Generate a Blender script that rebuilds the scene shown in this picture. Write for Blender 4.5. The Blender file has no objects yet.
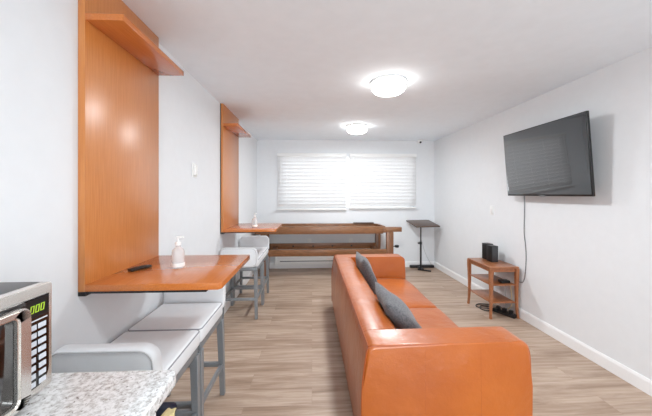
import bpy, bmesh, math, random
from mathutils import Vector, Matrix, Euler
random.seed(7)
SC = bpy.context.scene
COL = SC.collection
PI = math.pi
R = math.radians

# ------------------------------------------------------------------ materials
def lin(c):
    return tuple(((v/255)/12.92 if v/255 <= .04045 else ((v/255+.055)/1.055)**2.4) for v in c) + (1,)

def new_mat(name):
    m = bpy.data.materials.new(name); m.use_nodes = True
    nt = m.node_tree; b = nt.nodes['Principled BSDF']
    return m, nt, b

def N(nt, typ, **k):
    n = nt.nodes.new(typ)
    for a, v in k.items():
        if a in n.inputs: n.inputs[a].default_value = v
        else: setattr(n, a, v)
    return n

def coords(nt, scale=(1,1,1), rot=(0,0,0), kind='Object'):
    tc = N(nt, 'ShaderNodeTexCoord'); mp = N(nt, 'ShaderNodeMapping')
    mp.inputs['Scale'].default_value = scale; mp.inputs['Rotation'].default_value = rot
    nt.links.new(tc.outputs[kind], mp.inputs['Vector'])
    return mp.outputs['Vector']

def ramp(nt, fac, stops):
    r = N(nt, 'ShaderNodeValToRGB')
    el = r.color_ramp.elements
    while len(el) < len(stops): el.new(.5)
    for e, (p, c) in zip(el, stops): e.position = p; e.color = c
    nt.links.new(fac, r.inputs['Fac'])
    return r.outputs['Color']

def bump(nt, b, h, strength=.1, dist=.01):
    bp = N(nt, 'ShaderNodeBump'); bp.inputs['Strength'].default_value = strength; bp.inputs['Distance'].default_value = dist
    nt.links.new(h, bp.inputs['Height']); nt.links.new(bp.outputs['Normal'], b.inputs['Normal'])

def plain(name, rgb, rough=.5, metal=0, var=.04, scale=20, bmp=0, spec=.5, coat=0):
    m, nt, b = new_mat(name)
    v = coords(nt, (scale,)*3)
    n = N(nt, 'ShaderNodeTexNoise'); n.inputs['Detail'].default_value = 4
    nt.links.new(v, n.inputs['Vector'])
    c = lin(rgb)
    a = tuple(max(0, x*(1-var)) for x in c[:3])+(1,); d = tuple(min(1, x*(1+var)) for x in c[:3])+(1,)
    nt.links.new(ramp(nt, n.outputs['Fac'], [(.3, a), (.7, d)]), b.inputs['Base Color'])
    b.inputs['Roughness'].default_value = rough; b.inputs['Metallic'].default_value = metal
    b.inputs['Specular IOR Level'].default_value = spec; b.inputs['Coat Weight'].default_value = coat
    if bmp: bump(nt, b, n.outputs['Fac'], bmp, .005)
    return m

def wood(name, dark, light, scale=(30,30,1.2), rough=.32, coat=.15):
    m, nt, b = new_mat(name)
    v = coords(nt, scale)
    n = N(nt, 'ShaderNodeTexNoise'); n.inputs['Detail'].default_value = 6; n.inputs['Distortion'].default_value = .4
    nt.links.new(v, n.inputs['Vector'])
    nt.links.new(ramp(nt, n.outputs['Fac'], [(.25, lin(dark)), (.75, lin(light))]), b.inputs['Base Color'])
    b.inputs['Roughness'].default_value = rough; b.inputs['Coat Weight'].default_value = coat; b.inputs['Coat Roughness'].default_value = .2
    return m

M = {}
M['wall'] = plain('wall_paint', (228,230,232), .75, var=.01, scale=3)
M['ceiling'] = plain('ceiling_paint', (238,245,251), .85, var=.015, scale=2)
M['trim'] = plain('trim_paint', (240,240,240), .4, var=.01)
M['wood_v'] = wood('laminate_upright', (190,114,52), (206,133,70), (30,30,1.2), .34, .6)
M['wood_v'].node_tree.nodes['Principled BSDF'].inputs['Coat Roughness'].default_value = .27
M['wood_y'] = wood('laminate_lengthwise', (188,104,45), (204,120,58), (30,1.5,30), .18, .35)
M['walnut_x'] = wood('table_timber_long', (104,68,42), (158,108,70), (2,30,30), .4)
M['walnut_z'] = wood('table_timber_upright', (98,62,38), (150,100,64), (30,30,2), .4)
M['cherry'] = wood('cherry_wood', (136,80,46), (168,108,70), (6,6,6), .35)
M['dark_top'] = wood('dark_brown_laminate', (70,54,46), (98,78,66), (3,20,20), .45)
M['black'] = plain('black_metal', (24,24,26), .4)
M['black_plastic'] = plain('black_plastic', (20,20,22), .35)
M['steel'] = plain('grey_metal', (140,143,146), .38, .35)
M['chrome'] = plain('brushed_steel', (228,223,217), .27, .9, var=.05, scale=60)
M['dark_case'] = plain('dark_grey_case', (70,70,72), .35, .3)
M['white_plastic'] = plain('white_plastic', (238,238,236), .4, var=.01)
M['grey_cord'] = plain('grey_cord', (110,110,112), .5)
M['light_cord'] = plain('light_grey_cord', (190,190,190), .5)
M['vinyl'] = plain('white_vinyl', (230,232,234), .42, var=.015, scale=6, bmp=.02)
M['piping'] = plain('grey_piping', (150,150,154), .5)
M['piping_light'] = plain('pale_piping', (196,196,198), .5)
M['slot'] = plain('dark_slot', (90,92,96), .6)
M['button'] = plain('pale_button', (205,208,214), .4)
M['paper'] = plain('cream_paper', (236,216,160), .7, var=.08)
M['liner'] = plain('dark_blue_liner', (24,32,50), .35, var=.2)
M['cabinet'] = plain('cabinet_paint', (225,225,224), .45, var=.01)

# leather
m, nt, b = new_mat('orange_leather'); M['leather'] = m
v = coords(nt, (1,1,1))
n1 = N(nt, 'ShaderNodeTexNoise', Scale=2.5, Detail=3.0); nt.links.new(v, n1.inputs['Vector'])
nt.links.new(ramp(nt, n1.outputs['Fac'], [(.3, lin((166,81,24))), (.7, lin((184,97,32)))]), b.inputs['Base Color'])
n2 = N(nt, 'ShaderNodeTexNoise', Scale=7.0, Detail=5.0); nt.links.new(v, n2.inputs['Vector'])
n3 = N(nt, 'ShaderNodeTexVoronoi', Scale=220.0); nt.links.new(v, n3.inputs['Vector'])
mx = N(nt, 'ShaderNodeMath', operation='MULTIPLY_ADD'); nt.links.new(n3.outputs['Distance'], mx.inputs[0]); mx.inputs[1].default_value = .03
nt.links.new(n2.outputs['Fac'], mx.inputs[2])
bump(nt, b, mx.outputs[0], .35, .03)
b.inputs['Roughness'].default_value = .34; b.inputs['Coat Weight'].default_value = .45; b.inputs['Coat Roughness'].default_value = .22
M['leather_seam'] = plain('leather_seam', (164,80,34), .45)

# cushion fabric
m, nt, b = new_mat('grey_woven_fabric'); M['fabric'] = m
v = coords(nt, (1,1,1))
w = N(nt, 'ShaderNodeTexNoise', Scale=90.0, Detail=3.0); nt.links.new(v, w.inputs['Vector'])
nt.links.new(ramp(nt, w.outputs['Fac'], [(.35, lin((76,74,77))), (.65, lin((106,104,106)))]), b.inputs['Base Color'])
b.inputs['Roughness'].default_value = .9; b.inputs['Sheen Weight'].default_value = .2
bump(nt, b, w.outputs['Fac'], .3, .004)

# plank floor, boards run across the room
m, nt, b = new_mat('vinyl_plank_floor'); M['floor'] = m
v = coords(nt, (1,1,1))
br = N(nt, 'ShaderNodeTexBrick'); br.offset = .37
br.inputs['Scale'].default_value = 1; br.inputs['Brick Width'].default_value = 1.22; br.inputs['Row Height'].default_value = .18
br.inputs['Mortar Size'].default_value = .0012; br.inputs['Mortar Smooth'].default_value = .3
br.inputs['Color1'].default_value = (.35,.35,.35,1); br.inputs['Color2'].default_value = (.65,.65,.65,1); br.inputs['Mortar'].default_value = (.2,.2,.2,1)
nt.links.new(v, br.inputs['Vector'])
v2 = coords(nt, (1.6,22,1)); g = N(nt, 'ShaderNodeTexNoise', Scale=1.0, Detail=7.0, Roughness=.65, Distortion=.6)
off = N(nt, 'ShaderNodeVectorMath', operation='MULTIPLY_ADD')
nt.links.new(br.outputs['Color'], off.inputs[0]); off.inputs[1].default_value = (31,17,0); nt.links.new(v2, off.inputs[2])
nt.links.new(off.outputs[0], g.inputs['Vector'])
v3 = coords(nt, (.9,4,1)); g2 = N(nt, 'ShaderNodeTexNoise', Scale=1.3, Detail=4.0); nt.links.new(v3, g2.inputs['Vector'])
ad = N(nt, 'ShaderNodeMath', operation='MULTIPLY_ADD'); nt.links.new(br.outputs['Color'], ad.inputs[0]); ad.inputs[1].default_value = .35
nt.links.new(g.outputs['Fac'], ad.inputs[2])
ad2 = N(nt, 'ShaderNodeMath', operation='MULTIPLY_ADD'); nt.links.new(g2.outputs['Fac'], ad2.inputs[0]); ad2.inputs[1].default_value = .35
nt.links.new(ad.outputs[0], ad2.inputs[2])
nt.links.new(ramp(nt, ad2.outputs[0], [(.52, lin((114,90,73))), (.76, lin((160,135,115))), (1.0, lin((192,170,152)))]), b.inputs['Base Color'])
b.inputs['Roughness'].default_value = .42
bump(nt, b, ad.outputs[0], .06, .004)

# granite
m, nt, b = new_mat('speckled_granite'); M['granite'] = m
v = coords(nt, (1,1,1))
a1 = N(nt, 'ShaderNodeTexNoise', Scale=85.0, Detail=6.0, Roughness=.7); nt.links.new(v, a1.inputs['Vector'])
a2 = N(nt, 'ShaderNodeTexNoise', Scale=120.0, Detail=3.0); nt.links.new(v, a2.inputs['Vector'])
c1 = ramp(nt, a1.outputs['Fac'], [(.34, lin((168,163,158))), (.45, lin((200,199,198))), (.56, lin((228,228,228)))])
c2 = ramp(nt, a2.outputs['Fac'], [(.28, lin((120,112,108))), (.36, (1,1,1,1))])
mm = N(nt, 'ShaderNodeMixRGB', blend_type='MULTIPLY'); mm.inputs[0].default_value = 1
nt.links.new(c1, mm.inputs[1]); nt.links.new(c2, mm.inputs[2]); nt.links.new(mm.outputs[0], b.inputs['Base Color'])
b.inputs['Roughness'].default_value = .22

# glass, screens, translucent things
def glass(name, rough=0, color=(1,1,1,1), ior=1.45):
    m, nt, b = new_mat(name)
    v = coords(nt, (8,8,8)); n = N(nt, 'ShaderNodeTexNoise'); nt.links.new(v, n.inputs['Vector'])
    nt.links.new(ramp(nt, n.outputs['Fac'], [(.3, color), (.7, tuple(x*.98 for x in color[:3])+(1,))]), b.inputs['Base Color'])
    b.inputs['Transmission Weight'].default_value = 1; b.inputs['Roughness'].default_value = rough; b.inputs['IOR'].default_value = ior
    return m
M['clear'] = glass('clear_plastic', .15, (.97,.98,.98,1), 1.2)
M['clear'].node_tree.nodes['Principled BSDF'].inputs['Transmission Weight'].default_value = .6
M['screen'] = plain('tv_screen', (16,17,19), .03, 0, spec=1.0, coat=1.0)
M['screen'].node_tree.nodes['Principled BSDF'].inputs['Coat IOR'].default_value = 1.7
M['screen'].node_tree.nodes['Principled BSDF'].inputs['Coat Roughness'].default_value = .02
M['black_glass'] = plain('black_door_glass', (22,16,14), .1, coat=.5)
m, nt, b = new_mat('thin_window_glass'); M['pane'] = m
tr = N(nt, 'ShaderNodeBsdfTransparent'); gl = N(nt, 'ShaderNodeBsdfGlossy', Roughness=.02); fr = N(nt, 'ShaderNodeFresnel', IOR=1.45)
mixs = N(nt, 'ShaderNodeMixShader'); nt.links.new(fr.outputs[0], mixs.inputs[0]); nt.links.new(tr.outputs[0], mixs.inputs[1]); nt.links.new(gl.outputs[0], mixs.inputs[2])
nt.links.new(mixs.outputs[0], nt.nodes['Material Output'].inputs['Surface'])
m, nt, b = new_mat('blind_slat'); M['slat'] = m
b.inputs['Roughness'].default_value = .5
v = coords(nt, (10,10,10)); n = N(nt, 'ShaderNodeTexNoise'); nt.links.new(v, n.inputs['Vector'])
cc = ramp(nt, n.outputs['Fac'], [(.3, (.86,.86,.86,1)), (.7, (.9,.9,.9,1))]); nt.links.new(cc, b.inputs['Base Color'])
tl = N(nt, 'ShaderNodeBsdfTranslucent'); nt.links.new(cc, tl.inputs['Color'])
mixs = N(nt, 'ShaderNodeMixShader'); mixs.inputs[0].default_value = .35
nt.links.new(b.outputs[0], mixs.inputs[1]); nt.links.new(tl.outputs[0], mixs.inputs[2])
nt.links.new(mixs.outputs[0], nt.nodes['Material Output'].inputs['Surface'])

def emit(name, col, strength):
    m, nt, b = new_mat(name)
    v = coords(nt, (4,4,4)); n = N(nt, 'ShaderNodeTexNoise'); nt.links.new(v, n.inputs['Vector'])
    nt.links.new(ramp(nt, n.outputs['Fac'], [(.3, col), (.7, tuple(x*.97 for x in col[:3])+(1,))]), b.inputs['Emission Color'])
    b.inputs['Base Color'].default_value = col; b.inputs['Emission Strength'].default_value = strength
    return m
LAMP_E = 11.0
M['lamp'] = emit('lamp_diffuser', (.98,.98,.96,1), LAMP_E)
M['digit'] = emit('green_digit', (.42,.60,.05,1), .2)

# ------------------------------------------------------------------ mesh helpers
def bm_new(): return bmesh.new()
def box(bm, x0, x1, y0, y1, z0, z1, bev=0, seg=2):
    g = bmesh.ops.create_cube(bm, size=1)
    vs = g['verts']
    for v in vs:
        v.co = Vector(((x0+x1)/2 + v.co.x*(x1-x0), (y0+y1)/2 + v.co.y*(y1-y0), (z0+z1)/2 + v.co.z*(z1-z0)))
    if bev:
        es = list({e for v in vs for e in v.link_edges})
        bmesh.ops.bevel(bm, geom=es, offset=bev, segments=seg, profile=.5, affect='EDGES')
    return bm
def tube(bm, pts, r, n=8, cap=True, closed=False):
    pts = [Vector(p) for p in pts]
    rings = []
    L = len(pts)
    up = None
    for i, p in enumerate(pts):
        if closed: t = (pts[(i+1) % L]-pts[i-1]).normalized()
        else: t = (pts[min(i+1, L-1)]-pts[max(i-1, 0)]).normalized()
        if up is None:
            up = Vector((0,0,1)) if abs(t.z) < .9 else Vector((1,0,0))
        a = t.cross(up).normalized(); up = a.cross(t).normalized()
        rr = r[i] if isinstance(r, (list, tuple)) else r
        rings.append([bm.verts.new(p + a*math.cos(2*PI*k/n)*rr + up*math.sin(2*PI*k/n)*rr) for k in range(n)])
    m = L if closed else L-1
    for i in range(m):
        A, B = rings[i], rings[(i+1) % L]
        for k in range(n): bm.faces.new((A[k], A[(k+1) % n], B[(k+1) % n], B[k]))
    if cap and not closed:
        bm.faces.new(rings[0]); bm.faces.new(rings[-1])
    return bm
def smoothpts(pts, sub=6, closed=False):
    P = [Vector(p) for p in pts]; out = []
    L = len(P); m = L if closed else L-1
    for i in range(m):
        if closed: p0, p1, p2, p3 = P[i-1], P[i], P[(i+1) % L], P[(i+2) % L]
        else: p0, p1, p2, p3 = P[max(i-1,0)], P[i], P[i+1], P[min(i+2,L-1)]
        for s in range(sub):
            t = s/sub
            out.append(.5*((2*p1)+(-p0+p2)*t+(2*p0-5*p1+4*p2-p3)*t*t+(-p0+3*p1-3*p2+p3)*t**3))
    if not closed: out.append(P[-1])
    return out
def lathe(bm, prof, cx=0, cy=0, n=32):
    rings = []
    for r, z in prof:
        if r < 1e-5: rings.append([bm.verts.new((cx, cy, z))])
        else: rings.append([bm.verts.new((cx+r*math.cos(2*PI*k/n), cy+r*math.sin(2*PI*k/n), z)) for k in range(n)])
    for A, B in zip(rings, rings[1:]):
        for k in range(n):
            a = A[k % len(A)]; a2 = A[(k+1) % len(A)]; b_ = B[k % len(B)]; b2 = B[(k+1) % len(B)]
            vs = []
            for q in (a, a2, b2, b_):
                if q not in vs: vs.append(q)
            if len(vs) > 2: bm.faces.new(vs)
    return bm
def prism(bm, outline, axis, a, b_, bev=0, seg=2):
    # outline: 2D points in the two remaining axes, extruded along axis from a to b_
    def mk(p, t):
        if axis == 'X': return (t, p[0], p[1])
        if axis == 'Y': return (p[0], t, p[1])
        return (p[0], p[1], t)
    A = [bm.verts.new(mk(p, a)) for p in outline]; B = [bm.verts.new(mk(p, b_)) for p in outline]
    n = len(A)
    fs = [bm.faces.new(A), bm.faces.new(B[::-1])]
    for k in range(n): fs.append(bm.faces.new((A[k], B[k], B[(k+1) % n], A[(k+1) % n])))
    if bev:
        es = list({e for f in fs for e in f.edges})
        bmesh.ops.bevel(bm, geom=es, offset=bev, segments=seg, profile=.5, affect='EDGES')
    return bm
def rrect(w0, w1, h0, h1, r, n=6):
    pts = []
    for cx, cy, a0 in ((w1-r, h1-r, 0), (w0+r, h1-r, 90), (w0+r, h0+r, 180), (w1-r, h0+r, 270)):
        for k in range(n+1):
            a = R(a0+90*k/n); pts.append((cx+r*math.cos(a), cy+r*math.sin(a)))
    return pts
def obj(name, bm, mat, parent=None, smooth=True, loc=None, angle=40, kind=None, label=None):
    bmesh.ops.recalc_face_normals(bm, faces=bm.faces)
    me = bpy.data.meshes.new(name); bm.to_mesh(me); bm.free()
    me.materials.append(M[mat] if isinstance(mat, str) else mat)
    if smooth:
        me.polygons.foreach_set('use_smooth', [True]*len(me.polygons))
        me.set_sharp_from_angle(angle=R(angle))
    o = bpy.data.objects.new(name, me); COL.objects.link(o)
    if loc: o.location = loc
    if parent: o.parent = parent
    if kind: o['kind'] = kind
    if label: o['label'] = label
    return o
def thing(name, label, cat, loc=(0,0,0), rotz=0, group=None):
    o = bpy.data.objects.new(name, None); COL.objects.link(o); o.empty_display_size = .1
    o.location = loc; o.rotation_euler = (0,0,rotz); o['label'] = label; o['category'] = cat
    if group: o['group'] = group
    return o
def tag(o, label, cat, group=None):
    o['label'] = label; o['category'] = cat
    if group: o['group'] = group
    return o
def struct(name, bm, mat, parent=None, smooth=False):
    o = obj(name, bm, mat, parent, smooth)
    if parent is None: o['kind'] = 'structure'
    return o
def dup(root, loc, rotz=None, label=None):
    def cp(o, p):
        c = o.copy(); COL.objects.link(c)
        if p: c.parent = p
        for ch in list(o.children):
            cp(ch, c)
        return c
    r = cp(root, None); r.location = loc
    if rotz is not None: r.rotation_euler = (0,0,rotz)
    if label: r['label'] = label
    return r

# ------------------------------------------------------------------ room
XL, XR, YB, YF, ZC = -1.04, 2.375, 5.65, -2.6, 2.44
T = .12
struct('floor', box(bm_new(), XL-T, XR+T, YF-T, YB+T, -.1, 0), 'floor')
struct('ceiling', box(bm_new(), XL-T, XR+T, YF-T, YB+T, ZC, ZC+.1), 'ceiling')
struct('wall_left', box(bm_new(), XL-T, XL, YF, YB, 0, ZC), 'wall')
struct('wall_right', box(bm_new(), XR, XR+T, YF, YB, 0, ZC), 'wall')
def holed_wall(name, y0, y1, hx0, hx1, hz0, hz1):
    bm = bm_new()
    box(bm, XL-T, hx0, y0, y1, 0, ZC); box(bm, hx1, XR+T, y0, y1, 0, ZC)
    box(bm, hx0, hx1, y0, y1, 0, hz0); box(bm, hx0, hx1, y0, y1, hz1, ZC)
    return struct(name, bm, 'wall')
WX0, WX1, WZ0, WZ1 = -.60, 1.96, 1.16, 2.14
holed_wall('wall_back', YB, YB+T, WX0, WX1, WZ0, WZ1)
RX0, RX1, RZ0, RZ1 = -.3, 2.1, .25, 2.25  # opening in the unseen rear wall, added to let fill light in
holed_wall('wall_front', YF-T, YF, RX0, RX1, RZ0, RZ1)
def window(name, y, x0, x1, z0, z1):
    bm = bm_new(); f = .045
    box(bm, x0, x1, y-.02, y+.02, z0, z0+f); box(bm, x0, x1, y-.02, y+.02, z1-f, z1)
    box(bm, x0, x0+f, y-.02, y+.02, z0+f, z1-f); box(bm, x1-f, x1, y-.02, y+.02, z0+f, z1-f)
    xm = (x0+x1)/2; box(bm, xm-.03, xm+.03, y-.02, y+.02, z0+f, z1-f)
    w = struct(name, bm, 'trim')
    obj('window_pane', box(bm_new(), x0+f, x1-f, y-.003, y+.003, z0+f, z1-f), 'pane', w, False)
    return w
window('window_1', YB+.08, WX0, WX1, WZ0, WZ1)
window('added_rear_window', YF-.06, RX0, RX1, RZ0, RZ1)  # unseen window behind the camera, added to light the room
def baseboard(name, outline, axis, a, b_): return struct(name, prism(bm_new(), outline, axis, a, b_), 'trim')
bbz = .105
baseboard('baseboard_right', [(XR, 0), (XR-.014, 0), (XR-.014, bbz-.02), (XR-.006, bbz), (XR, bbz)], 'Y', YF, YB)
baseboard('baseboard_left', [(XL, 0), (XL+.014, 0), (XL+.014, bbz-.02), (XL+.006, bbz), (XL, bbz)], 'Y', .84, YB)
baseboard('baseboard_back', [(YB, 0), (YB-.014, 0), (YB-.014, bbz-.02), (YB-.006, bbz), (YB, bbz)], 'X', XL+.014, XR-.014)

# ------------------------------------------------------------------ window blinds
def blind(x0, x1, z0, z1, label):
    w = x1-x0; cx = (x0+x1)/2
    t = thing('window_blind', label, 'blind', (cx, YB-.035, z0), 0, 'blinds over the window')
    obj('headrail', box(bm_new(), -w/2, w/2, -.025, .03, z1-z0-.065, z1-z0, .004), 'white_plastic', t)
    bm = bm_new(); H = z1-z0-.075; n = 14; p = (H-.045)/n
    for k in range(n):
        z = .05+p*(k+.5); a = R(66); hw = .0385
        rows = []
        for s in (-1, -.33, .33, 1):
            c = .003*(1-s*s)
            y = s*hw*math.cos(a)+c*math.sin(a); zz = z - s*hw*math.sin(a)*-1*-1 + c*math.cos(a)
            rows.append((y, zz))
        top = [[bm.verts.new((xx, y, zz)) for xx in (-w/2+.004, w/2-.004)] for y, zz in rows]
        bot = [[bm.verts.new((xx, y+.0022*math.sin(a), zz+.0022*math.cos(a))) for xx in (-w/2+.004, w/2-.004)] for y, zz in rows]
        for i in range(3):
            bm.faces.new((top[i][0], top[i][1], top[i+1][1], top[i+1][0])); bm.faces.new((bot[i][0], bot[i+1][0], bot[i+1][1], bot[i][1]))
        for i in (0, 3): bm.faces.new((top[i][0], bot[i][0], bot[i][1], top[i][1]))
    obj('slats', bm, 'slat', t, angle=30)
    obj('bottom_rail', box(bm_new(), -w/2+.004, w/2-.004, -.02, .02, .002, .03, .004), 'white_plastic', t)
    bm = bm_new()
    for xx in (-w*.36, -w*.12, w*.12, w*.36): tube(bm, [(xx, -.027, .03), (xx, -.027, z1-z0-.06)], .0012, 5)
    obj('ladder_cords', bm, 'white_plastic', t)
    obj('tilt_wand', tube(bm_new(), [(-w/2+.07, -.034, z1-z0-.06), (-w/2+.07, -.036, .45)], .004, 8), 'white_plastic', t)
blind(-.655, .655, 1.105, 2.18, 'white slatted blind, left half of the window, hanging slightly lower')
blind(.715, 2.005, 1.13, 2.18, 'white slatted blind, right half of the window nearer the wall camera')

# ------------------------------------------------------------------ ceiling lamps
def ceiling_lamp(x, y, label):
    t = thing('ceiling_lamp', label, 'ceiling light', (x, y, ZC), 0, 'round flush ceiling lights')
    obj('base', lathe(bm_new(), [(0,-.001), (.160,-.001), (.163,-.008), (.163,-.022), (.150,-.028), (0,-.028)], n=48), 'white_plastic', t)
    obj('ring', lathe(bm_new(), [(.150,-.052), (.161,-.050), (.163,-.056), (.160,-.064), (.149,-.064)], n=48), 'white_plastic', t)
    obj('diffuser', lathe(bm_new(), [(.147,-.0285), (.148,-.070), (.142,-.085), (.12,-.101), (.08,-.112), (.04,-.117), (0,-.118)], n=48), 'lamp', t)
ceiling_lamp(.70, 2.68, 'nearer and larger looking round glowing ceiling light')
ceiling_lamp(.68, 4.45, 'farther round glowing ceiling light close to the window')
ceiling_lamp(.70, .55, 'added round ceiling light above the camera, unseen, brightens the room')  # unseen extra lamp, added as fill over the foreground
ceiling_lamp(.70, -1.3, 'added round ceiling light at the kitchen end, unseen, brightens the room')  # second unseen extra lamp, added as fill from behind

# ------------------------------------------------------------------ wall units: upright panel, shelf, table leaf
def wall_unit(y0, y1, label, backing):
    t = thing('wall_table', label, 'table', (XL, y0, 0), 0, 'wall mounted laminate tables')
    L = y1-y0
    x0 = .008 if backing else .001
    obj('upright_panel', box(bm_new(), x0, .032, 0, L, .974, ZC-.002, .0015), 'wood_v', t)
    if backing: obj('backing_strip', box(bm_new(), .001, .008, -.004, L, .96, ZC-.002), 'black', t, False)
    obj('upper_shelf', box(bm_new(), .032, .198, 0, L-.01, 2.186, 2.215, .0015), 'wood_y', t)
    o = [(.032, 0), (.612, 0), (.626, .018), (.626, L-.004), (.620, L), (.032, L)]
    obj('tabletop', prism(bm_new(), o, 'Z', .975, 1.005, .0015), 'wood_y', t)
    bm = bm_new()
    box(bm, .035, .56, .004, .044, .965, .974); box(bm, .035, .56, L-.05, L-.01, .965, .974)
    box(bm, .002, .034, .0, L-.01, .955, .973)
    obj('support_bracket', bm, 'black', t, False)
    return t
wall_unit(1.365, 2.0, 'large orange wood wall table with tall panel, nearest the microwave', False)
wall_unit(3.41, 4.13, 'orange wood wall table with tall panel, farther one beside the window wall', True)

# ------------------------------------------------------------------ stools
def make_stool(label):
    t = thing('counter_stool', label, 'stool', (0,0,0), 0, 'white low backed counter stools')
    # seat and low back as one padded shell profile swept across the width
    zt = .664
    W = .205
    def shell(bm, prof_front):
        return bm
    bm = box(bm_new(), -W, W, -.19, .215, .575, zt, .022, 4)
    obj('seat', bm, 'vinyl', t, angle=60)
    # back: padded panel with rounded upper corners, leaning out a little
    def lean(x, y, z): return (x, y-.10*max(0, z-.6)-.014*(1-(x/W)**2), z)
    bm = bm_new(); prev = None; Rr = .026; rows = [(-.252, .012)]
    for k in range(0, 7):
        a = R(15*k); rows.append((-.252+Rr-Rr*math.cos(a)*1.0 if k else -.2521, .010*0+Rr*.45*(1-math.sin(a)) if k else Rr*.46))
    rows += [(-.205+.013*math.sin(R(15*k)), Rr*.5*(1-math.cos(R(15*k)))) for k in range(1, 7)]
    first = None
    for y, ins in rows[1:]:
        ol = rrect(-W+ins, W-ins, .585+ins, .812-ins, .062-ins, 8)
        ring = [bm.verts.new(lean(x, y, z)) for x, z in ol]
        if prev:
            for k in range(len(ring)): bm.faces.new((prev[k], prev[(k+1)%len(ring)], ring[(k+1)%len(ring)], ring[k]))
        else: first = ring
        prev = ring
    bm.faces.new(first); bm.faces.new(prev)
    obj('backrest', bm, 'vinyl', t, angle=60)
    ol = rrect(-W+.010, W-.010, .60, .803, .055, 6)
    obj('piping', tube(bm_new(), [lean(x, -.2525, z) for x, z in ol], .0028, 6, closed=True), 'piping_light', t)
    ol = rrect(-W+.004, W-.004, -.186, .211, .02, 4)
    obj('piping', tube(bm_new(), [(x, y, zt-.009) for x, y in ol], .0035, 6, closed=True), 'piping', t)
    bm = bm_new()
    for x0, x1, y0, y1 in ((-W+.012, -W+.04, -.20, .20), (W-.04, W-.012, -.20, .20), (-W+.04, W-.04, .172, .20), (-W+.04, W-.04, -.20, -.172)):
        box(bm, x0, x1, y0, y1, .535, .574, .002)
    obj('seat_frame', bm, 'steel', t)
    for sx in (-1, 1):
        for sy in (-1, 1):
            bm = bm_new(); yb = .235 if sy < 0 else .205
            q = [(.185, .20 if sy > 0 else .21, .534, .021), (.195, yb, .0005, .0155)]
            vs = []
            for x, y, z, h in q:
                cx, cy = sx*(x-.005), sy*(y-.01)
                vs.append([bm.verts.new((cx+a*h, cy+b_*h, z)) for a, b_ in ((-1,-1),(1,-1),(1,1),(-1,1))])
            bm.faces.new(vs[0]); bm.faces.new(vs[1][::-1])
            for k in range(4): bm.faces.new((vs[0][k], vs[1][k], vs[1][(k+1)%4], vs[0][(k+1)%4]))
            es = [e for e in bm.edges]
            bmesh.ops.bevel(bm, geom=es, offset=.002, segments=1, affect='EDGES')
            obj('leg', bm, 'steel', t)
    for a in ([-.172, .172, .176, .198], [-.172, .172, -.225, -.203]):
        obj('stretcher', box(bm_new(), a[0], a[1], a[2], a[3], .205, .235, .002), 'steel', t)
    for s in (-1, 1):
        x = s*.186; obj('stretcher', box(bm_new(), x-.010, x+.010, -.20, .174, .20, .23, .002), 'steel', t)
    return t
SX = -.818
st = make_stool('white counter stool closest to the granite counter, its low back turned to us')
st.location = (SX, 1.455, 0)
dup(st, (SX, 1.892, 0), PI, 'white counter stool under the near wall table, back towards the window')
dup(st, (SX, 3.60, 0), 0, 'white counter stool at the far wall table, back turned to the near table')
dup(st, (SX, 4.037, 0), PI, 'white counter stool at the far wall table, back turned to the window wall')

# ------------------------------------------------------------------ sofa
def soft(bm, outline_fn=None): return bm
sofa = thing('leather_sofa', 'long orange leather sofa with thick arms in the middle of the floor', 'sofa', (.70, 2.61, 0))
sofa.scale = (1, 1, .988)
# local frame: x -.44...43 , y -1.13..1.13
def softbox(x0, x1, y0, y1, z0, z1, bev, seg=5, puff=0.0, div=6):
    bm = box(bm_new(), x0, x1, y0, y1, z0, z1, bev, seg)
    return bm
SY = 1.13
# backrest: slanted profile in XZ swept along Y
def back_profile():
    return [(-.445,.045), (-.452,.2), (-.448,.42), (-.430,.60), (-.415,.640), (-.385,.652), (-.30,.655), (-.235,.648), (-.205,.62), (-.20,.55), (-.185,.30), (-.18,.045)]
bp_ = back_profile()
obj('backrest', prism(bm_new(), bp_, 'Y', -SY+.178, SY-.178), 'leather', sofa, angle=50)
# arms: full-depth blocks whose rear follows the slanted back
def arm(y0, y1, outer):
    o = bp_[:6]
    o += [(.30,.655)] + [(.378+.055*math.cos(R(a)), .600+.055*math.sin(R(a))) for a in (85,65,45,25,5)]
    o += [(.440,.42), (.438,.2), (.428,.045)]
    bm = prism(bm_new(), o, 'Y', y0, y1)
    es = [e for e in bm.edges if all(abs(v.co.y-outer) < 1e-4 for v in e.verts)]
    bmesh.ops.bevel(bm, geom=es, offset=.020, segments=5, profile=.5, affect='EDGES')
    return bm
obj('arm', arm(-SY-.002, -SY+.176, -SY-.002), 'leather', sofa, angle=50)
obj('arm', arm(SY-.176, SY+.002, SY+.002), 'leather', sofa, angle=50)
obj('base', box(bm_new(), -.17, .40, -SY+.181, SY-.181, .045, .20, .01), 'leather', sofa)
def seat(y0, y1):
    bm = bm_new()
    nx, ny = 14, 20; x0, x1 = -.178, .442; zb, zt = .205, .395
    bm2 = box(bm, x0, x1, y0, y1, zb, zt, .035, 5)
    bmesh.ops.subdivide_edges(bm, edges=[e for e in bm.edges if e.calc_length() > .3], cuts=9, use_grid_fill=True)
    for v in bm.verts:
        if v.co.z > zt-.03:
            u = (v.co.x-x0)/(x1-x0); w = (v.co.y-y0)/(y1-y0)
            v.co.z += .022*(max(0, 16*u*(1-u)*w*(1-w)))**.5
            v.co.z += .004*math.sin(9*v.co.y+5*v.co.x)
    return bm
obj('seat_cushion', seat(-SY+.180, -.003), 'leather', sofa, angle=80)
obj('seat_cushion', seat(.003, SY-.180), 'leather', sofa, angle=80)
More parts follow.
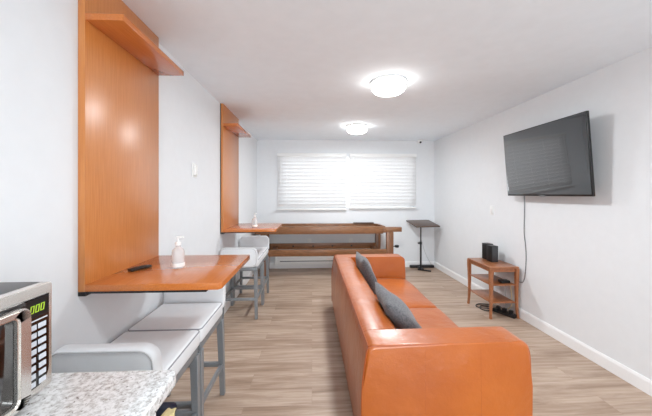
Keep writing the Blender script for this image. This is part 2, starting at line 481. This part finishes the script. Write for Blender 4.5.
# seams / piping on the visible edges
def seam(pts, r=.0035): return obj('piping', tube(bm_new(), pts, r, 8), 'leather_seam', sofa)
ye = -SY-.0015
seam(smoothpts([(-.414,-SY+.012,.642), (-.414,0,.644), (-.414,SY-.012,.642)], 4))
seam([(-.200,-SY+.174,.652), (-.412,-SY+.01,.646)], .0012)
seam([(-.200,SY-.174,.652), (-.412,SY-.01,.646)], .0012)
rim = [(-.448,.06), (-.450,.3), (-.446,.45), (-.424,.615), (-.402,.644), (-.35,.649), (0,.651), (.29,.651), (.362,.648), (.405,.625), (.427,.590), (.434,.42), (.432,.2), (.424,.06)]
seam(smoothpts([(x, ye+.006, z-.002) for x, z in rim], 5), .0038)
seam(smoothpts([(x, -ye-.006, z-.002) for x, z in rim], 5), .0038)
for xx in (-.125, .165):
    seam([(xx, ye-.0005, .62), (xx+.003, ye-.0005, .3), (xx, ye-.0005, .06)], .0007)
for sx in (-.38, .38):
    for sy in (-1.05, 1.05):
        obj('foot', lathe(bm_new(), [(0,0.0005), (.022,.0005), (.026,.046), (0,.046)], sx, sy, 16), 'black', sofa)

# cushions
def pillow(label, corner_top_far, ax_y, tilt, size, thick, loc):
    bm = bm_new(); n = 22
    def pt(i, j, s):
        u = -1+2*i/n; v = -1+2*j/n
        e = max(0, (1-u*u)*(1-v*v))**.42
        pinch = 1-.07*(abs(u*v)<.99)*(1-max(abs(u), abs(v))**8)*0
        cu = u*(1-.055*(1-v*v)); cv = v*(1-.055*(1-u*u))
        return Vector((s*e*thick/2 + .006*math.sin(5*u+3*v), cu*size/2, cv*size/2))
    F = [[bm.verts.new(pt(i,j,1)) for j in range(n+1)] for i in range(n+1)]
    B = [[F[i][j] if i in (0,n) or j in (0,n) else bm.verts.new(pt(i,j,-1)) for j in range(n+1)] for i in range(n+1)]
    for G in (F, B):
        for i in range(n):
            for j in range(n):
                bm.faces.new((G[i][j], G[i+1][j], G[i+1][j+1], G[i][j+1]))
    o = obj('throw_cushion', bm, 'fabric', angle=180, loc=loc)
    o.rotation_euler = Euler((ax_y, tilt, 0), 'XYZ') if not isinstance(tilt, tuple) else Euler(tilt, 'XYZ')
    tag(o, label, 'cushion', 'grey throw cushions on the sofa')
    return o
pillow('dark grey throw cushion at the far end of the sofa back', 0, 0, (0, R(-20), R(3)), .42, .14, (.58, 3.12, .565))
pillow('dark grey throw cushion lying nearest to us, leaning low on the sofa', 0, 0, (0, R(-40), R(-2)), .46, .15, (.62, 2.03, .555))

# ------------------------------------------------------------------ television on the right wall
tv = thing('television', 'large black flat screen television mounted on the white wall', 'television', (XR-.14, 2.80, 1.72))
cy = 2.786
TVW, TVH = 1.035, .69
def tvpart(name, bm, mat, **k):
    # lean the whole set forward about its bottom edge
    rot = Matrix.Rotation(R(-4.5), 4, 'Y')
    bmesh.ops.transform(bm, matrix=rot, verts=bm.verts)
    return obj(name, bm, mat, tv, **k)
bm = box(bm_new(), -.012, .010, -TVW/2, TVW/2, -TVH/2, TVH/2, .003)
tvpart('housing', bm, 'black_plastic')
tvpart('screen', box(bm_new(), -.0145, -.0125, -TVW/2+.008, TVW/2-.008, -TVH/2+.016, TVH/2-.008), 'screen', smooth=False)
tvpart('rear_bulge', box(bm_new(), .011, .055, -.3, .3, -.26, .12, .01), 'black_plastic')
tvpart('bottom_badge', box(bm_new(), -.0165, -.0125, -.03, .03, -TVH/2-.004, -TVH/2+.008, .001), 'steel')
bm = bm_new(); box(bm, .056, .10, -.2, .2, -.15, .1, .004)
tvpart('bracket', bm, 'black')
obj('wall_plate', box(bm_new(), .125, .1395, -.22, .22, -.12, .1, .002), 'black', tv)
obj('mount_arm', box(bm_new(), .07, .126, -.05, .05, -.05, .04, .003), 'black', tv)
tv.location = (XR-.14, cy, 1.735)

c = tube(bm_new(), smoothpts([(XR-.012,3.19,1.42), (XR-.008,3.195,1.2), (XR-.007,3.20,.98), (XR-.007,3.18,.85), (XR-.007,3.17,.72), (XR-.007,3.18,.55), (XR-.008,3.21,.43), (XR-.008,3.27,.405), (XR-.008,3.36,.40)], 8), .004, 6)
pc = obj('power_cord', c, 'grey_cord', tv, label='thin grey cord hanging down the wall'); pc.matrix_parent_inverse = Matrix.Translation(-tv.location)

# ------------------------------------------------------------------ side table with speakers
X0, X1, Y0, Y1 = 2.0, 2.345, 3.235, 3.74
t = thing('side_table', 'small reddish wooden three tier side table against right wall', 'table', ((X0+X1)/2, (Y0+Y1)/2, 0))
hx, hy = (X1-X0)/2, (Y1-Y0)/2
obj('tabletop', prism(bm_new(), rrect(-hx, hx, -hy, hy, .02, 4), 'Z', .567, .585, .004), 'cherry', t)
bm = bm_new()
for a in ((-hx+.03, hx-.03, -hy+.018, -hy+.03), (-hx+.03, hx-.03, hy-.03, hy-.018), (-hx+.018, -hx+.03, -hy+.03, hy-.03), (hx-.03, hx-.018, -hy+.03, hy-.03)):
    box(bm, *a, .525, .566)
obj('apron', bm, 'cherry', t)
for z in (.375, .175):
    obj('shelf', box(bm_new(), -hx+.028, hx-.028, -hy+.028, hy-.028, z-.008, z+.006, .003), 'cherry', t)
for sx in (-1, 1):
    for sy in (-1, 1):
        bm = bm_new(); rows = []
        prof = [(.566, .0, .019), (.50, .0, .018), (.40, -.003, .016), (.28, -.004, .014), (.15, -.001, .012), (.07, .004, .011), (.03, .009, .011), (.0005, .012, .012)]
        for z, off, h in prof:
            cx = sx*(hx-.021+off*.6); cyy = sy*(hy-.021+off*.6)
            rows.append([bm.verts.new((cx+a*h, cyy+b_*h, z)) for a, b_ in ((-1,-1),(1,-1),(1,1),(-1,1))])
        bm.faces.new(rows[0]); bm.faces.new(rows[-1])
        for A, B in zip(rows, rows[1:]):
            for k in range(4): bm.faces.new((A[k], B[k], B[(k+1)%4], A[(k+1)%4]))
        obj('leg', bm, 'cherry', t, angle=50)
def speaker(x, y, h, label, rz):
    s = thing('speaker', label, 'speaker', (x, y, .5855), rz, 'black speakers on the side table')
    obj('cabinet', box(bm_new(), -.042, .042, -.05, .05, 0, h, .004), 'black_plastic', s)
    obj('grille', box(bm_new(), -.037, .037, -.0535, -.0505, .008, h-.008, .002), 'slot' if False else 'dark_case', s)
    return s
speaker(2.225, 3.655, .20, 'small black speaker on the side table, rear of the pair', R(6))
speaker(2.205, 3.525, .195, 'small black speaker on the side table, front of the pair', R(4))
b1 = obj('router_box', box(bm_new(), -.05, .05, -.04, .04, 0, .03, .005), 'black_plastic', loc=(2.23, 3.34, .3815))
tag(b1, 'small black device box on the middle shelf of side table', 'device')
cb = bm_new()
tube(cb, smoothpts([(2.23,3.385,.395), (2.25,3.42,.39), (2.30,3.45,.387), (2.325,3.46,.34), (2.325,3.46,.24), (2.33,3.455,.12), (2.325,3.47,.03), (2.31,3.52,.006), (2.30,3.60,.006)], 8), .004, 6)
tag(obj('cable', cb, 'light_cord'), 'pale grey cable dropping from the shelf to the floor under side table', 'cable')
cb = tube(bm_new(), smoothpts([(2.28,3.37,.387), (2.325,3.38,.386), (2.335,3.375,.30), (2.33,3.35,.2), (2.33,3.36,.1), (2.315,3.40,.05)], 8), .0035, 6)
tag(obj('cable', cb, 'paper'), 'thin yellowish cable hanging at the back of side table', 'cable')
cb = tube(bm_new(), smoothpts([(2.20,3.50,.008), (2.10,3.46,.008), (2.06,3.54,.008), (2.13,3.62,.008), (2.22,3.56,.010), (2.12,3.50,.018), (2.05,3.60,.008), (2.12,3.68,.008), (2.25,3.66,.008)], 8), .006, 6)
tag(obj('cable_tangle', cb, 'black_plastic'), 'black cable coiled loosely on the floor beneath side table', 'cable')
ps = thing('power_strip', 'black power strip with plugs on the floor beneath side table', 'power strip', (2.25, 3.36, .0))
ps.rotation_euler = (0,0,R(25))
obj('body', box(bm_new(), -.035, .035, -.13, .13, .001, .04, .008), 'black_plastic', ps)
for k in range(3):
    obj('plug', box(bm_new(), -.02, .02, -.095+k*.075, -.055+k*.075, .041, .075, .006), 'black_plastic', ps)

# ------------------------------------------------------------------ laptop stand in the corner
t = thing('tilting_stand', 'dark brown tilted table on a black pole in far corner', 'stand', (2.03, 5.44, 0))
bm = box(bm_new(), -.235, .235, -.20, .20, -.011, .011, .003)
bmesh.ops.transform(bm, matrix=Matrix.Translation((.035, -.005, .86)) @ Matrix.Rotation(R(9), 4, 'Z') @ Matrix.Rotation(R(11.5), 4, 'X'), verts=bm.verts)
obj('tabletop', bm, 'dark_top', t)
obj('pole', tube(bm_new(), [(0,0,.03), (0,0,.50)], .017, 14), 'black', t)
obj('inner_pole', tube(bm_new(), [(0,0,.50), (0,0,.84)], .012, 14), 'black', t)
obj('collar', tube(bm_new(), [(0,0,.47), (0,0,.52)], .022, 14), 'black', t)
obj('clamp_knob', tube(bm_new(), [(-.018,-.005,.495), (-.035,-.01,.495), (-.055,-.012,.495)], [.007,.016,.016], 12), 'black', t)
bm = bm_new(); box(bm, -.16, .30, .10, .17, .004, .05, .006)
obj('rear_foot_bar', bm, 'black', t)
bm = bm_new(); box(bm, -.025, .025, -.10, .10, .012, .04, .006)
obj('foot', bm, 'black', t)
bm = box(bm_new(), -.12, .12, -.018, .018, .001, .024, .005)
bmesh.ops.transform(bm, matrix=Matrix.Translation((.03,-.10,0)) @ Matrix.Rotation(R(-38), 4, 'Z'), verts=bm.verts)
obj('foot', bm, 'black', t)
c = tube(bm_new(), smoothpts([(2.12,YB-.006,.52), (2.15,YB-.01,.40), (2.20,YB-.012,.25), (2.26,YB-.03,.12), (2.32,YB-.05,.02), (2.34,YB-.09,.007)], 6), .004, 6)
tag(obj('loose_cable', c, 'light_cord'), 'thin pale cord hanging on the back wall behind dark stand', 'cord')

# ------------------------------------------------------------------ shuffleboard table
t = thing('shuffleboard_table', 'long brown wooden shuffleboard table standing under the window', 'game table', (0, 5.33, 0))
xa, xb = -.93, 1.227
def chamfered(x0, x1, y0, y1, c): return [(x0,y0), (x1,y0), (x1,y0+c*.3), (x1,y1-c), (x1-c*.5,y1), (x0,y1)]
obj('front_rail', box(bm_new(), xa, xb, -.275, -.235, .725, .85, .005), 'walnut_x', t)
obj('rear_rail', box(bm_new(), xa, xb-.06, .225, .265, .73, .855, .005), 'walnut_x', t)
obj('playing_surface', box(bm_new(), xa+.04, xb-.06, -.16, .15, .77, .815, .003), 'walnut_x', t)
obj('gutter', box(bm_new(), xa+.02, xb-.03, -.234, .224, .735, .755), 'walnut_x', t)
obj('rear_pad', box(bm_new(), .78, xb-.06, .20, .275, .856, .872, .004), 'dark_top', t)
bm = prism(bm_new(), [(xb-.06,.225), (xb-.06,.265), (xb+.03,.20), (xb+.05,-.235), (xb+.002,-.235), (xb-.01,.17)], 'Z', .75, .85, .004)
obj('end_rail', bm, 'walnut_z', t)
obj('end_rail', box(bm_new(), xa-.042, xa-.001, -.275, .265, .73, .85, .005), 'walnut_z', t)
obj('end_beam', box(bm_new(), xb+.052, 1.555, -.275, -.20, .755, .835, .006), 'walnut_x', t)
obj('end_beam', box(bm_new(), xb+.002, xb+.051, -.275, -.237, .74, .835, .004), 'walnut_x', t)
for x0, x1, y0, y1 in ((1.29,1.41,-.27,-.20), (1.20,1.29,.18,.25), (-.88,-.79,-.232,-.15), (-.88,-.79,.14,.222)):
    zt = .754 if x0 > 1.28 else .734
    obj('leg', box(bm_new(), x0, x1, y0, y1, .0005, zt, .004), 'walnut_z', t)
obj('lower_rail', box(bm_new(), -.785, 1.288, -.27, -.22, .345, .455, .005), 'walnut_x', t)
obj('lower_rail', box(bm_new(), -.785, 1.195, .19, .235, .385, .49, .005), 'walnut_x', t)
obj('cross_rail', box(bm_new(), 1.10, 1.17, -.219, .189, .36, .44, .005), 'walnut_x', t)
obj('cross_rail', box(bm_new(), -.70, -.63, -.219, .189, .36, .44, .005), 'walnut_x', t)
for x in (-.35,.02,.38,.74): obj('bolt_head', tube(bm_new(), [(x,.1885,.44), (x,.183,.44)], .016, 12), 'black', t)
obj('levelling_knob', lathe(bm_new(), [(0,-.02),(.03,-.02),(.038,-.008),(.038,.008),(.03,.02),(0,.02)], 0, 0, 20), 'black', t, loc=(1.475,-.24,.50))
obj('knob_rod', tube(bm_new(), [(1.41,-.24,.50), (1.44,-.24,.50)], .008, 10), 'black', t)

# baseboard heater
t = thing('baseboard_heater', 'long low white baseboard heater along the wall under shuffleboard table', 'heater', (0, YB-.015, 0))
obj('case', prism(bm_new(), [(-.001,.085), (-.06,.085), (-.062,.20), (-.045,.235), (-.001,.24)], 'X', -.65, 1.05, .002), 'white_plastic', t)
obj('vent_slot', box(bm_new(), -.60, 1.0, -.0645, -.0625, .142, .156), 'slot', t)
obj('end_cap', box(bm_new(), -.70, -.651, -.064, -.001, .08, .242, .003), 'white_plastic', t)
obj('end_cap', box(bm_new(), 1.051, 1.10, -.064, -.001, .08, .242, .003), 'white_plastic', t)

# ------------------------------------------------------------------ small wall fittings
def outlet(x, z, label):
    o = thing('wall_outlet', label, 'outlet', (x, YB, z), 0, 'outlets low on the back wall')
    obj('plate', box(bm_new(), -.037, .037, -.006, -.0005, -.057, .057, .002), 'white_plastic', o)
    obj('socket', box(bm_new(), -.016, .016, -.009, -.0065, -.04, -.006, .002), 'white_plastic', o)
    obj('socket', box(bm_new(), -.016, .016, -.009, -.0065, .006, .04, .002), 'white_plastic', o)
outlet(-.05, .50, 'white outlet left of centre on the wall behind game table')
outlet(.74, .50, 'white outlet right of centre on the wall behind game table')
o = thing('light_switch', 'small white light switch on the right wall left of television', 'light switch', (XR, 3.80, 1.195))
obj('plate', box(bm_new(), -.006, -.0005, -.036, .036, -.058, .058, .002), 'white_plastic', o)
obj('rocker', box(bm_new(), -.010, -.0065, -.016, .016, -.032, .032, .002), 'white_plastic', o)
o = thing('wall_thermostat', 'small white thermostat on the left wall between the two panels', 'thermostat', (XL, 2.66, 1.62))
obj('plate', box(bm_new(), .0005, .008, -.045, .045, -.062, .062, .003), 'white_plastic', o)
obj('cover', box(bm_new(), .0085, .028, -.028, .02, -.045, .045, .004), 'white_plastic', o)
obj('lever', box(bm_new(), .0285, .036, -.006, .0, -.042, -.005, .001), 'white_plastic', o)
o = thing('security_camera', 'tiny white dome camera with black lens at ceiling corner', 'camera', (2.06, 5.55, ZC))
obj('base', lathe(bm_new(), [(0,-.001), (.048,-.001), (.05,-.012), (.05,-.03), (.04,-.055), (.02,-.068), (0,-.07)], n=28), 'white_plastic', o)
bm = bm_new(); bmesh.ops.create_uvsphere(bm, u_segments=20, v_segments=12, radius=.022)
obj('lens_dome', bm, 'black_plastic', o, loc=(-.006,-.030,-.045))

# ------------------------------------------------------------------ things on the wall tables
def bottle(x, y, label):
    b_ = thing('pump_bottle', label, 'bottle', (x, y, 1.0055), 0, 'hand sanitizer pump bottles')
    obj('body', lathe(bm_new(), [(0,.0005), (.029,.0005), (.032,.006), (.032,.085), (.028,.100), (.014,.112), (.012,.122), (0,.122)], n=28), 'clear', b_)
    obj('label_band', lathe(bm_new(), [(.0325,.008), (.0335,.009), (.0335,.028), (.0325,.029)], n=28), 'white_plastic', b_)
    obj('pump_collar', lathe(bm_new(), [(0,.1225), (.0155,.1225), (.0155,.140), (.008,.143), (0,.143)], n=20), 'white_plastic', b_)
    obj('pump_stem', tube(bm_new(), [(0,0,.143), (0,0,.162)], .005, 10), 'white_plastic', b_)
    bm = box(bm_new(), -.011, .030, -.008, .008, .162, .172, .004); obj('pump_head', bm, 'white_plastic', b_)
    return b_
pb = bottle(-.735, 1.665, 'clear pump bottle with white top on the near wall table')
dup(pb, (-.70, 3.66, 1.0055), R(20), 'clear pump bottle with white top on the far wall table')
rm = thing('remote_control', 'black remote control lying on the near wooden wall table', 'remote control', (-.925, 1.64, 1.0055), R(-28))
rm.scale = (.8, .66, .75)
obj('body', box(bm_new(), -.023, .023, -.085, .085, .0, .018, .006, 3), 'black_plastic', rm)
bm = bm_new()
for i in range(6):
    for j in range(3): box(bm, -.015+j*.012, -.008+j*.012, -.06+i*.019, -.05+i*.019, .0182, .0205, .0008, 1)
obj('buttons', bm, 'dark_case', rm)

# ------------------------------------------------------------------ granite counter, cabinet and microwave
CX, CY = -.38, .868
o = obj('granite_countertop', prism(bm_new(), [(XL+.001,-1.6), (CX,-1.6), (CX,CY-.02), (CX-.006,CY-.006), (CX-.02,CY), (XL+.001,CY)], 'Z', .872, .91, .008, 3), 'granite')
tag(o, 'speckled white and grey granite countertop in front of the stools', 'countertop')
t = thing('base_cabinet', 'white base cabinet under the granite countertop', 'cabinet', (0,0,0))
obj('body', box(bm_new(), XL+.002, CX-.05, -1.59, CY-.03, .09, .871), 'cabinet', t, False)
obj('plinth', box(bm_new(), XL+.002, CX-.11, -1.58, CY-.04, .0005, .089), 'cabinet', t, False)
for k in range(5):
    y = -1.57+k*.475
    d = obj('door', box(bm_new(), CX-.049, CX-.03, y, y+.455, .11, .855, .003), 'cabinet', t)
    obj('handle', tube(bm_new(), [(CX-.029, y+.42, .80), (CX-.012, y+.42, .80), (CX-.012, y+.42, .68), (CX-.029, y+.42, .68)], .005, 8), 'chrome', d)

mx0, mx1, my0, my1, mz0, mz1 = -1.02, -.667, .292, .800, .922, 1.185
t = thing('microwave_oven', 'stainless steel microwave with green digits on granite counter', 'microwave', (-.85, .53, .911))
ox, oy, oz = -.85, .53, .911
def mb(x0,x1,y0,y1,z0,z1,b=0,s=2): return box(bm_new(), x0-ox,x1-ox,y0-oy,y1-oy,z0-oz,z1-oz,b,s)
obj('case', mb(mx0, mx1-.03, my0, my1, mz0, mz1-.001, .004), 'dark_case', t)
# steel fascia: a rounded frame round door and key panel
bm = bm_new()
prism(bm, [(y-oy, z-oz) for y, z in rrect(my0, my1, mz0, mz1, .008, 4)], 'X', mx1-.029-ox, mx1-.006-ox, .002)
fas = obj('fascia', bm, 'chrome', t)
# key panel, black with rounded lower corner
ky0, ky1, kz0, kz1 = .724, my1-.014, mz0+.018, mz1-.026
ol = [(ky0,kz1), (ky0,kz0)] + [(ky1-.035+.035*math.sin(a), kz0+.035-.035*math.cos(a)) for a in [R(10*k) for k in range(10)]] + [(ky1,kz1)]
kp = obj('key_panel', prism(bm_new(), [(y-oy, z-oz) for y, z in ol], 'X', mx1-.0055-ox, mx1-.002-ox), 'black_glass', t, False)
# display digits (seven segment zeros)
fx = mx1-.0015
def zero(y, z, w, h):
    bm = bm_new(); s = .0018; sl = .14
    for (a0,a1,b0,b1) in ((0,w,0,s),(0,w,h-s,h),(0,s,0,h),(w-s,w,0,h)):
        g = box(bm, fx-ox, fx+.0012-ox, a0, a1, b0, b1)
    for v in bm.verts: v.co.y += v.co.z*sl + y-oy; v.co.z += z-oz
    return bm
dz = kz1-.038
disp = obj('display', mb(mx1-.0019, mx1-.0016, ky0+.001, ky1-.002, dz-.010, kz1-.004), 'black_plastic', t, False)
for k in range(3):
    obj('digit', zero(ky0+.010+k*.0135, dz+.002, .0095, .018), 'digit', disp, False)
# buttons
rows = 8; zt = dz-.018; rh = .0195
obj('indicator_strip', mb(fx, fx+.001, ky0+.006, ky1-.006, zt-.001, zt+.002), 'button', kp, False)
for r_ in range(rows):
    z = zt-.009-r_*rh*1.0
    g = .004 if r_ < 4 else .008
    if z-.010 < kz0+.004: break
    for c_ in range(2):
        a0 = ky0+.005 + c_*(.0235+g/2); a1 = a0+.0235-g/2
        obj('button', mb(fx, fx+.002, a0, a1, z-.0125, z, .0008, 1), 'button', kp)
# door with protruding steel frame and black window
dr = obj('door', mb(mx1-.0055, mx1+.004, my0+.012, .720, mz0+.002, mz1-.026, .003), 'black_glass', t)
bm = bm_new()
fr_o = rrect(my0+.014, .722, mz0+.001, mz1-.034, .024, 6); fr_i = rrect(my0+.040, .690, mz0+.016, mz1-.052, .012, 6)
A = [bm.verts.new((mx1+.0045-ox, y-oy, z-oz)) for y, z in fr_o]; B = [bm.verts.new((mx1+.0045-ox, y-oy, z-oz)) for y, z in fr_i]
A2 = [bm.verts.new((mx1+.017-ox, oy*0+(y-oy)*1, z-oz)) for y, z in fr_o]; B2 = [bm.verts.new((mx1+.017-ox, y-oy, z-oz)) for y, z in fr_i]
n_ = len(A)
for k in range(n_):
    l = (k+1) % n_
    bm.faces.new((A[k],A[l],A2[l],A2[k])); bm.faces.new((B[l],B[k],B2[k],B2[l])); bm.faces.new((A2[k],A2[l],B2[l],B2[k])); bm.faces.new((A[l],A[k],B[k],B[l]))
bmesh.ops.bevel(bm, geom=[e for e in bm.edges if all(v.co.x > mx1+.012-ox for v in e.verts) and (abs((e.verts[0].co-e.verts[1].co).length) >= 0)], offset=.004, segments=2, affect='EDGES')
obj('door_frame', bm, 'chrome', dr, angle=35)
for sx in (mx0+.04, mx1-.06):
    for sy in (my0+.04, my1-.04):
        obj('foot', lathe(bm_new(), [(0,.0), (.012,.0), (.012,.011), (0,.011)], sx-ox, sy-oy, 12), 'black', t)

# ------------------------------------------------------------------ bin between counter and stool
t = thing('waste_bin', 'dark bin with blue liner between granite counter and first stool', 'bin', (-.622, .995, 0))
t.scale = (1, 1, 1.045)
bm = bm_new()
def ringv(bm, w, d, z, r=.03): return [bm.verts.new((x, y, z)) for x, y in rrect(-w, w, -d, d, r, 4)]
q = [ringv(bm, *a) for a in ((.105,.09,.001), (.128,.112,.60), (.136,.119,.602), (.136,.119,.612), (.122,.106,.612), (.118,.102,.58), (.098,.083,.02))]
for A, B in zip(q, q[1:]):
    for k in range(len(A)): bm.faces.new((A[k], A[(k+1)%len(A)], B[(k+1)%len(A)], B[k]))
bm.faces.new(q[0]); bm.faces.new(q[-1])
obj('bin_body', bm, 'black_plastic', t, angle=50)
bm = bm_new()
random.seed(3); prev = None
for z, s in ((.617,1.14), (.621,1.0), (.60,.84), (.53,.80), (.42,.76)):
    ol = rrect(-.12*s, .12*s, -.104*s, .104*s, .028, 6)
    rr = [bm.verts.new((x*(1+random.uniform(-.02,.01)), y*(1+random.uniform(-.02,.01)), z+random.uniform(-.001,.002))) for x, y in ol]
    if prev:
        for k in range(len(rr)): bm.faces.new((prev[k], prev[(k+1)%len(rr)], rr[(k+1)%len(rr)], rr[k]))
    prev = rr
bm.faces.new(prev)
obj('bin_liner', bm, 'liner', t, angle=180)
bm = bm_new(); random.seed(5)
bmesh.ops.create_icosphere(bm, subdivisions=3, radius=1)
for v in bm.verts:
    k = 1+.25*math.sin(5*v.co.x+3*v.co.z)*math.cos(4*v.co.y); v.co = Vector((v.co.x*.015*k, v.co.y*.022*k, v.co.z*.045*k)); v.co.x += v.co.z*.4
o = obj('crumpled_paper', bm, 'paper', loc=(-.487, 1.01, .662)); o.rotation_euler = (.5,.3,.4)
tag(o, 'cream crumpled paper scrap sticking out of the dark bin', 'paper')

# ------------------------------------------------------------------ lights
def area(name, loc, rot, sx, sy, e, col=(1,1,1)):
    l = bpy.data.lights.new(name, 'AREA'); l.shape = 'RECTANGLE'; l.size = sx; l.size_y = sy; l.energy = e; l.color = col
    o = bpy.data.objects.new(name, l); COL.objects.link(o); o.location = loc; o.rotation_euler = rot
    return o
area('daylight_window', ((WX0+WX1)/2, YB+.30, 1.75), (R(-90),0,0), 2.6, 1.2, 15, (.94,.97,1))
area('rear_fill_light', ((RX0+RX1)/2, YF-.25, 1.3), (R(90),0,0), 2.4, 2.0, 90, (.82,.925,1))  # fill light shining in through the added rear opening
def lamp_light(x, y, e):
    l = bpy.data.lights.new('lamp_bulb', 'AREA'); l.shape = 'DISK'; l.size = .27; l.energy = e; l.color = (.88,.955,1)
    o = bpy.data.objects.new('lamp_bulb', l); COL.objects.link(o); o.location = (x, y, ZC-.122)
for x, y, e in ((.70,2.68,17), (.68,4.45,20), (.70,.55,11), (.70,-1.3,11)): lamp_light(x, y, e)  # last two belong to the added, unseen fill lamps

w = bpy.data.worlds.new('sky'); SC.world = w; w.use_nodes = True
bg = w.node_tree.nodes['Background']; bg.inputs[0].default_value = (.9,.95,1,1); bg.inputs[1].default_value = 1.5

# ------------------------------------------------------------------ camera
F = 296.0
cam = bpy.data.cameras.new('camera'); co = bpy.data.objects.new('camera', cam); COL.objects.link(co)
cam.sensor_fit = 'HORIZONTAL'; cam.sensor_width = 36; cam.lens = 36*F/652
cam.shift_y = -14/652
cam.clip_start = .05
co.location = (0,0,1.41); co.rotation_euler = (R(90), 0, -math.atan(14/F))
SC.camera = co

SC.view_settings.view_transform = 'Standard'; SC.view_settings.look = 'None'
SC.view_settings.gamma = 1; SC.view_settings.use_curve_mapping = False
SC.view_settings.exposure = 0.44
SC.cycles.max_bounces = 14; SC.cycles.diffuse_bounces = 8
